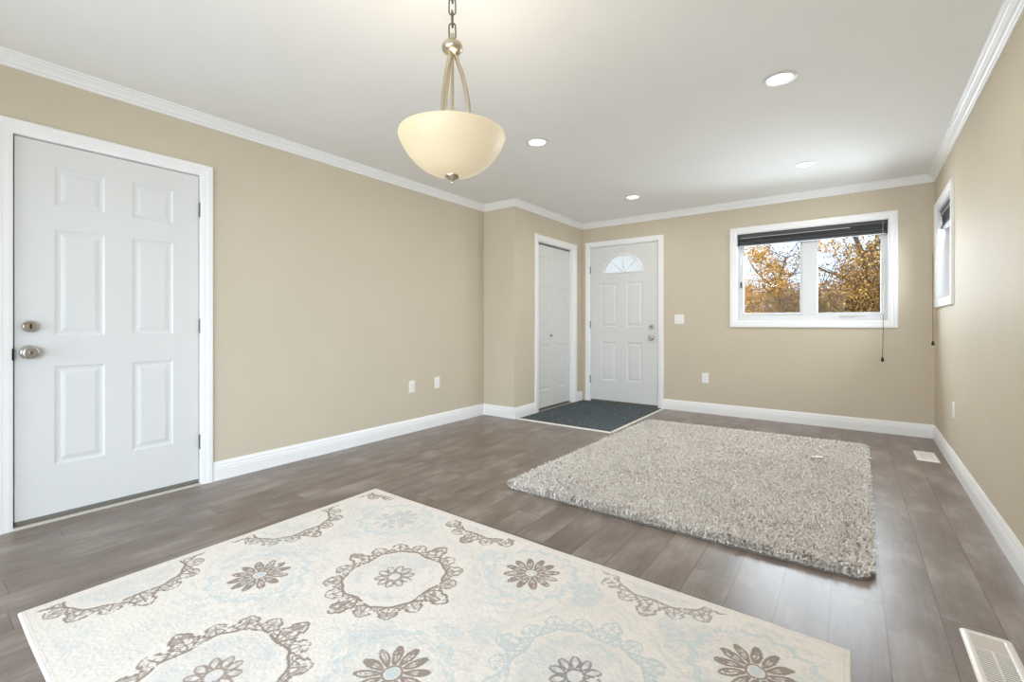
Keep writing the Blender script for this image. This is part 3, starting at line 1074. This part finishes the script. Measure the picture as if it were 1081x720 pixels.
        # scrolled stems between leaves
        lay(tone, .8 * k * (np.abs(r - Rl - .022 - .012 * np.cos(th * 16)) < .0032) * e)
        # grey wash and small flower inside
        wash(ca, cb, .185, grey if kind != 'blue' else blue, .42, .50)
        lay(grey, .5 * (np.abs(r - .155 - .008 * np.cos(th * 12)) < .007) * (med > .46))
        if ca < .1:
            continue
        o, f, v, s2 = petals(r, th, 10, .030, .082, .2, .80, .0042)
        tf = {'brown': taupe * 1.08, 'blue': L3(150, 145, 145), 'grey': L3(165, 160, 158)}[kind]
        lay(tf, .95 * o * (med > .25))
        lay(tf, .35 * (f & (s2 > .55)) * (med > .40))
        lay(tf, .9 * (np.abs(r - .028) < .004) * (med > .2))
    # blue patches between the motifs on the far side
    for ca, cb, rr_, am in ((1.16, .70, .10, .5), (.66, 1.46, .07, .7), (1.60, 1.33, .09, .6), (1.98, 1.35, .10, .45), (2.10, .95, .16, .6), (.34, .10, .09, .4), (1.45, .95, .08, .4), (.20, .80, .10, .3), (2.3, 1.05, .12, .35)):
        wash(ca, cb, rr_, blue, am, .48)
    # plain cream band along the edges
    ed = np.minimum(np.minimum(XX - x0, x1 - XX), np.minimum(YY - y0, y1 - YY))
    lay(cream, .92 * ss(.052, .038, ed))
    lay(L3(205, 198, 188), .5 * (np.abs(ed - .018) < .0025))
    # yarn speckle
    col *= (.95 + .07 * fine + .05 * (thr - .5))[..., None]
    # pile height
    Z = .0085 + .0012 * (fine - .5) + .0007 * (thr - .5) - .001 * ss(1.0, .0, np.zeros_like(ed))
    Z = np.where(ed < .009, .001 + np.sqrt(np.clip(1 - (1 - ed / .009) ** 2, 0, 1)) * .0075, Z)
    # corners rounded a little and edges that wander
    XW = XX + .004 * (smooth_noise(rng, ny, nx, 90) - .5)
    YW = YY + .004 * (smooth_noise(rng, ny, nx, 90) - .5)
    P = np.stack([XW, YW, Z], -1).reshape(-1, 3)
    o = grid_mesh('area_rug', M_RUG, P, nx, ny, np.clip(col, 0, 1).reshape(-1, 3))
    return tag(o, 'cream area rug with taupe and pale blue medallions under the hanging lamp', 'rug')
medallion_rug()

# ------------------------------------------------------------------ shag rug
def shag_rug():
    rng = np.random.default_rng(11)
    # outline as a slightly skewed rectangle with rounded corners
    C = np.array([(-1.815, 2.350), (.082, 2.375), (.126, 4.955), (-1.752, 4.850)])
    def bil(u, v):
        u, v = u[..., None], v[..., None]
        return (C[0] * (1 - u) + C[1] * u) * (1 - v) + (C[3] * (1 - u) + C[2] * u) * v
    def inside(u, v, r):
        # rounded corner test in approx metres
        w, h = 1.86, 2.50
        x, y = u * w, v * h
        qx = np.maximum(np.maximum(r - x, x - (w - r)), 0)
        qy = np.maximum(np.maximum(r - y, y - (h - r)), 0)
        return np.hypot(qx, qy) <= r
    root = empty('shag_rug', (-.83, 3.66, 0), 'thick grey shag rug on the floor between the medallion rug and the wide window', 'rug')
    # backing
    V, F = [], []
    n = 40
    loop = []
    w, h, r = 1.86, 2.50, .09
    for cx, cy, a0 in ((w - r, h - r, 0), (r, h - r, 90), (r, r, 180), (w - r, r, 270)):
        for k in range(9):
            t = math.radians(a0 + 90 * k / 8)
            loop.append(((cx + r * math.cos(t)) / w, (cy + r * math.sin(t)) / h))
    pts = bil(np.array([p[0] for p in loop]), np.array([p[1] for p in loop]))
    m = len(loop)
    mb = MB().add([(p[0], p[1], z) for z in (.0005, .010) for p in pts], [(i, (i + 1) % m, m + (i + 1) % m, m + i) for i in range(m)] + [tuple(range(m)), tuple(range(m, 2 * m))])
    mb.build('rug_backing', mat('rug_backing_weave', lin(120, 114, 106), .9), root)
    # pile: bent, tapering strands of yarn
    NT = 175000
    u, v = rng.random(NT), rng.random(NT)
    k = inside(u, v, .09)
    u, v = u[k], v[k]
    base = bil(u, v)
    nt_ = len(u)
    # combed directions change slowly over the rug
    gx = smooth_noise(rng, 64, 64, 6)
    gi = gx[(v * 63).astype(int), (u * 63).astype(int)]
    clump = smooth_noise(rng, 400, 300, 3)[(v * 399).astype(int), (u * 299).astype(int)]
    ang = rng.random(nt_) * 2 * np.pi
    ang = np.where(rng.random(nt_) < .2, gi * 9 + clump * 4, ang)
    L = .030 + .010 * rng.random(nt_)
    lean = .25 + .75 * rng.random(nt_)
    # strands at the border hang outwards less
    ed = np.minimum(np.minimum(u, 1 - u) * 1.86, np.minimum(v, 1 - v) * 2.5)
    # strands near the border fall outwards over the edge
    du = np.where(u < .5, -1.0, 1.0) * (np.minimum(u, 1 - u) * 1.86 < .05)
    dv = np.where(v < .5, -1.0, 1.0) * (np.minimum(v, 1 - v) * 2.5 < .05)
    border = (ed < .045) & (rng.random(nt_) < .75)
    ang = np.where(border, np.arctan2(dv, du) + rng.normal(0, .5, nt_), ang)
    L = np.where(border, L * (.55 + .45 * ed / .045), L)
    d = np.stack([np.cos(ang), np.sin(ang)], -1)
    sd = np.stack([-np.sin(ang), np.cos(ang)], -1)
    hw = .0026 + .0016 * rng.random(nt_)
    P = np.zeros((nt_, 8, 3))
    stations = [(0, 0, 1.0), (.18, .42, 1.15), (.50, .76, 1.0), (.80, .95, .75)]
    for i, (a, z, wd) in enumerate(stations):
        c = base + d * (a * lean * L)[:, None]
        hz = .006 + L * z * (1 - .35 * lean * a)
        tw = sd * (hw * wd)[:, None]
        P[:, 2 * i, :2] = c - tw
        P[:, 2 * i + 1, :2] = c + tw
        P[:, 2 * i, 2] = hz
        P[:, 2 * i + 1, 2] = hz + .0012
    q = np.array([(0, 1, 3, 2), (2, 3, 5, 4), (4, 5, 7, 6)])
    Q = (np.arange(nt_)[:, None, None] * 8 + q[None]).reshape(-1, 4)
    lo, hi, warm = L3(200, 194, 188), L3(248, 245, 241), L3(222, 210, 196)
    t = np.clip(rng.random(nt_) * .7 + clump * .3, 0, 1)[:, None]
    c = lo * (1 - t) + hi * t
    wm = (rng.random(nt_) < .16)[:, None]
    c = np.where(wm, warm, c)
    c8 = np.repeat(c[:, None, :], 8, 1)
    o = array_mesh('shag_pile', M_SHAG, P.reshape(-1, 3), Q, c8.reshape(-1, 3), root, True)
    o['kind'] = 'stuff'
shag_rug()
pp = MB()
pc = Vector((-.200, 4.200, .045))
L = lambda s, z, n: pc + Vector((s, z, n + .004 * math.sin(s * 60)))
pp.rbox(L, (-.035, -.022, 0), (.035, .022, .0012), .004)
tag(pp.build('paper_tag', M_PAPER), 'small white paper tag lying on the grey shag rug', 'tag')

# ------------------------------------------------------------------ recessed ceiling lights
def make_downlight(loc, label):
    o = empty('recessed_light', loc, label, 'ceiling light', 'recessed ceiling lights')
    Mx = Matrix.Translation(Vector(loc))
    MB().lathe([(.062, -.002), (.066, -.0065), (.080, -.0050), (.088, -.0015), (.088, 0), (.062, 0)], 40, Mx, caps=False).build('trim_ring', M_VINYL, o, True)
    MB().lathe([(.0622, -.0002), (.0622, -.0030), (.030, -.0042), (.001, -.0045)], 40, Mx).build('light_lens', M_LED, o, True)
    l = bpy.data.lights.new('light_source', 'AREA')
    l.shape = 'DISK'
    l.size = .12
    l.energy = DOWN
    l.color = (1, .95, .87)
    lo = bpy.data.objects.new('light_source', l)
    COL.objects.link(lo)
    lo.parent = o
    lo.location = (0, 0, -.012)
    return o
for (x, y, lb) in ((-.317, 2.965, 'round ceiling light nearest the viewpoint, right of the hanging lamp'),
                   (-.309, 4.692, 'round ceiling light above the wide far window'),
                   (-1.909, 2.907, 'round ceiling light just right of the hanging glass bowl'),
                   (-1.899, 4.787, 'round ceiling light nearest the front door')):
    make_downlight((x, y, ZC), lb)

# ------------------------------------------------------------------ pendant lamp
PX, PY = -1.2024, 1.2503
pd = empty('pendant_lamp', (PX, PY, ZC), 'hanging bowl lamp of cream glass on curved brass arms and a chain', 'hanging lamp')
PM = lambda z=0: Matrix.Translation((PX, PY, z))
MB().lathe([(.066, ZC - .0005), (.066, ZC - .008), (.058, ZC - .020), (.030, ZC - .028), (.010, ZC - .032)], 32, PM()).build('ceiling_canopy', M_ANTIQUE, pd, True)
# chain of oval links
links = []
zt = ZC - .026
zl = 2.140
pitch = .047
nl = max(1, round((zt - zl) / pitch))
for i in range(nl):
    zc = zl + (i + .5) * (zt - zl) / nl
    hh = (zt - zl) / nl / 2 + .0075
    pts = []
    for k in range(20):
        t = 2 * math.pi * k / 20
        cx_, cz_ = .0125 * math.cos(t), 0
        zz = math.sin(t)
        z = zc + (hh - .0125) * (1 if zz > 0 else -1) + .0125 * zz
        A = math.radians(35 + 90 * (i % 2))
        pts.append((PX + cx_ * math.cos(A), PY + cx_ * math.sin(A), z))
    MB().tube(pts, .0028, 8, True).build('chain_link', M_CHAIN, pd, True)
hb = MB()
hb.lathe([(.006, 2.142), (.008, 2.148), (.006, 2.154)], 16, PM())
hb.lathe([(.013, 2.076), (.024, 2.079), (.034, 2.086), (.039, 2.096), (.039, 2.106), (.034, 2.116), (.024, 2.122), (.012, 2.126), (.0075, 2.134), (.006, 2.143)], 32, PM())
hb.build('hub_ball', M_ANTIQUE, pd, True)
ra = .6361
for ang in (5, 125, 245):
    A = math.radians(ang) + ra
    dx, dy = math.cos(A), math.sin(A)
    prof = [(.010, 2.084), (.020, 2.050), (.036, 2.005), (.049, 1.955), (.058, 1.905), (.0635, 1.855), (.066, 1.810), (.0665, 1.770), (.0645, 1.700), (.060, 1.668), (.030, 1.650)]
    MB().tube([(PX + r * dx, PY + r * dy, z) for r, z in prof], .0085, 10).build('curved_arm', M_ANTIQUE, pd, True)
MB().tube([(PX, PY, 2.085), (PX, PY, 1.900), (PX, PY, 1.640)], .0062, 12).build('center_rod', M_ANTIQUE, pd, True)
BZ = 1.617
outer = [(.004, 0), (.040, .0025), (.078, .012), (.112, .029), (.142, .053), (.167, .082), (.186, .112), (.197, .137), (.2000, .149), (.1985, .156)]
inner = [(r - .006 if r > .02 else r, z + .0055) for r, z in outer[:-1]][::-1]
bw = MB().lathe([(r, z + BZ) for r, z in outer] + [(.194, BZ + .157)] + [(r, z + BZ) for r, z in inner], 64, PM())
bowl = bw.build('glass_bowl', M_SHADE, pd, True)
fn = MB().lathe([(.003, 1.588), (.0055, 1.590), (.006, 1.594), (.003, 1.598), (.0055, 1.602), (.012, 1.605), (.022, 1.609), (.0285, 1.615), (.0290, 1.6185), (.026, 1.622), (.010, 1.6225)], 28, PM()).build('bottom_finial', M_ANTIQUE, pd, True)
for ang in (65, 185, 305):
    A = math.radians(ang) + ra
    bx, by = PX + .085 * math.cos(A), PY + .085 * math.sin(A)
    MB().lathe([(.004, 1.690), (.020, 1.696), (.028, 1.712), (.028, 1.728), (.020, 1.745), (.013, 1.758), (.013, 1.775), (.004, 1.777)], 16, Matrix.Translation((bx, by, 0))).build('light_bulb', emitter('lit_bulb', (1, .86, .62, 1), 4), pd, True)
pl = bpy.data.lights.new('lamp_light', 'POINT')
pl.energy = BULB
pl.color = (1, .90, .76)
pl.shadow_soft_size = .05
plo = bpy.data.objects.new('lamp_light', pl)
COL.objects.link(plo)
plo.parent = pd
plo.location = (0, 0, 1.80 - ZC)

# ------------------------------------------------------------------ outside: lawn and autumn trees
g = MB().box(WORLD, (-60, -30, -.75), (60, 90, -.55)).build('ground', M_GRASS)
tag(g, 'autumn lawn outside the windows', 'lawn', kind='structure')

def tree(name, base, height, seed, crown, label, n_leaf, leaf_c, leaf_s, reach, leafy=.5):
    """short trunk, spreading limbs, three orders of branches and leaves in clumps round the twigs"""
    rnd = random.Random(seed)
    rng = np.random.default_rng(seed)
    root = empty(name, base, label, 'tree', 'autumn trees outside the window')
    mb = MB()
    tips = []
    def grow(p, d, L, r, lev):
        n = 5
        pts, rr = [p.copy()], [r]
        q, dd = p.copy(), d.copy()
        for i in range(n):
            dd = (dd + Vector((rnd.uniform(-.24, .24), rnd.uniform(-.24, .24), rnd.uniform(-.10, .16)))).normalized()
            q = q + dd * (L / n)
            pts.append(q.copy())
            rr.append(max(.0035, r * (1 - .68 * (i + 1) / n)))
            if lev > 0:
                for _ in range(2):
                    ax = Vector((rnd.uniform(-1, 1), rnd.uniform(-1, 1), rnd.uniform(-.5, .7))).normalized()
                    nd = (dd * .35 + ax * .65).normalized()
                    grow(q, nd, L * rnd.uniform(.42, .62), rr[-1] * .58, lev - 1)
            if lev == 0:
                tips.append(q.copy())
        mb.tube(pts, rr, 7 if lev > 1 else (4 if lev else 3))
    B = Vector(base)
    fork = B + Vector((.05, .03, 1.15))
    mb.tube([B, B + Vector((.03, 0, .6)), fork], [.15, .12, .11], 10)
    for k in range(6):
        a = 2 * math.pi * (k + rnd.uniform(-.3, .3)) / 6
        el = rnd.uniform(.5, 1.5)
        grow(fork, Vector((math.cos(a), math.sin(a), el)).normalized(), reach * rnd.uniform(.8, 1.1), .07, 2)
    grow(fork, Vector((.05, 0, 1)), height * .62, .09, 2)
    mb.build('trunk_and_branches', M_BARK, root, True)
    T_ = np.array([tuple(t) for t in tips])
    # only some twigs still carry their leaves
    keep = smooth_noise(rng, 40, 40, 5)
    lo, hi = T_.min(0), T_.max(0)
    u = ((T_ - lo) / (hi - lo) * 39).astype(int)
    w = keep[u[:, 2], u[:, 0]]
    T_ = T_[w > np.quantile(w, 1 - leafy)]
    k = rng.integers(0, len(T_), n_leaf)
    c = T_[k] + rng.normal(0, crown, (n_leaf, 3))
    a = rng.normal(size=(n_leaf, 3)); a /= np.linalg.norm(a, axis=1)[:, None]
    b_ = rng.normal(size=(n_leaf, 3)); b_ -= (a * b_).sum(1)[:, None] * a; b_ /= np.linalg.norm(b_, axis=1)[:, None]
    s = leaf_s * (.6 + .8 * rng.random(n_leaf))[:, None]
    P = np.stack([c - a * s, c + b_ * s * .55 + a * s * .1, c + a * s, c - b_ * s * .55 + a * s * .1], 1)
    Q = np.arange(n_leaf * 4).reshape(-1, 4)
    cc = np.array([L3(*x) for x in leaf_c])
    cl = cc[rng.integers(0, len(cc), n_leaf)] * (.75 + .5 * rng.random(n_leaf))[:, None]
    f = array_mesh('foliage', M_LEAF, P.reshape(-1, 3), Q, np.clip(np.repeat(cl[:, None], 4, 1).reshape(-1, 3), 0, 1), root, False)
    f['kind'] = 'stuff'
    return root
GOLD = [(226, 176, 92), (216, 164, 84), (230, 190, 118), (200, 150, 80), (190, 166, 100)]
OCHRE = [(196, 156, 86), (170, 138, 84), (210, 172, 104), (140, 118, 82), (160, 118, 72), (128, 108, 84)]
tree('golden_tree', (-2.35, 18.5, -.56), 4.6, 4, .09, 'golden leaved tree behind the left pane of the wide window', 30000, GOLD, .038, 1.6, .55)
tree('ochre_tree', (.10, 12.8, -.56), 5.4, 9, .15, 'darker ochre tree filling the right pane of the wide window', 52000, OCHRE, .026, 1.7, .85)
tree('ochre_tree', (2.1, 23.5, -.56), 6.0, 15, .12, 'far ochre tree behind the right edge of the wide window', 22000, OCHRE, .06, 2.0, .7)
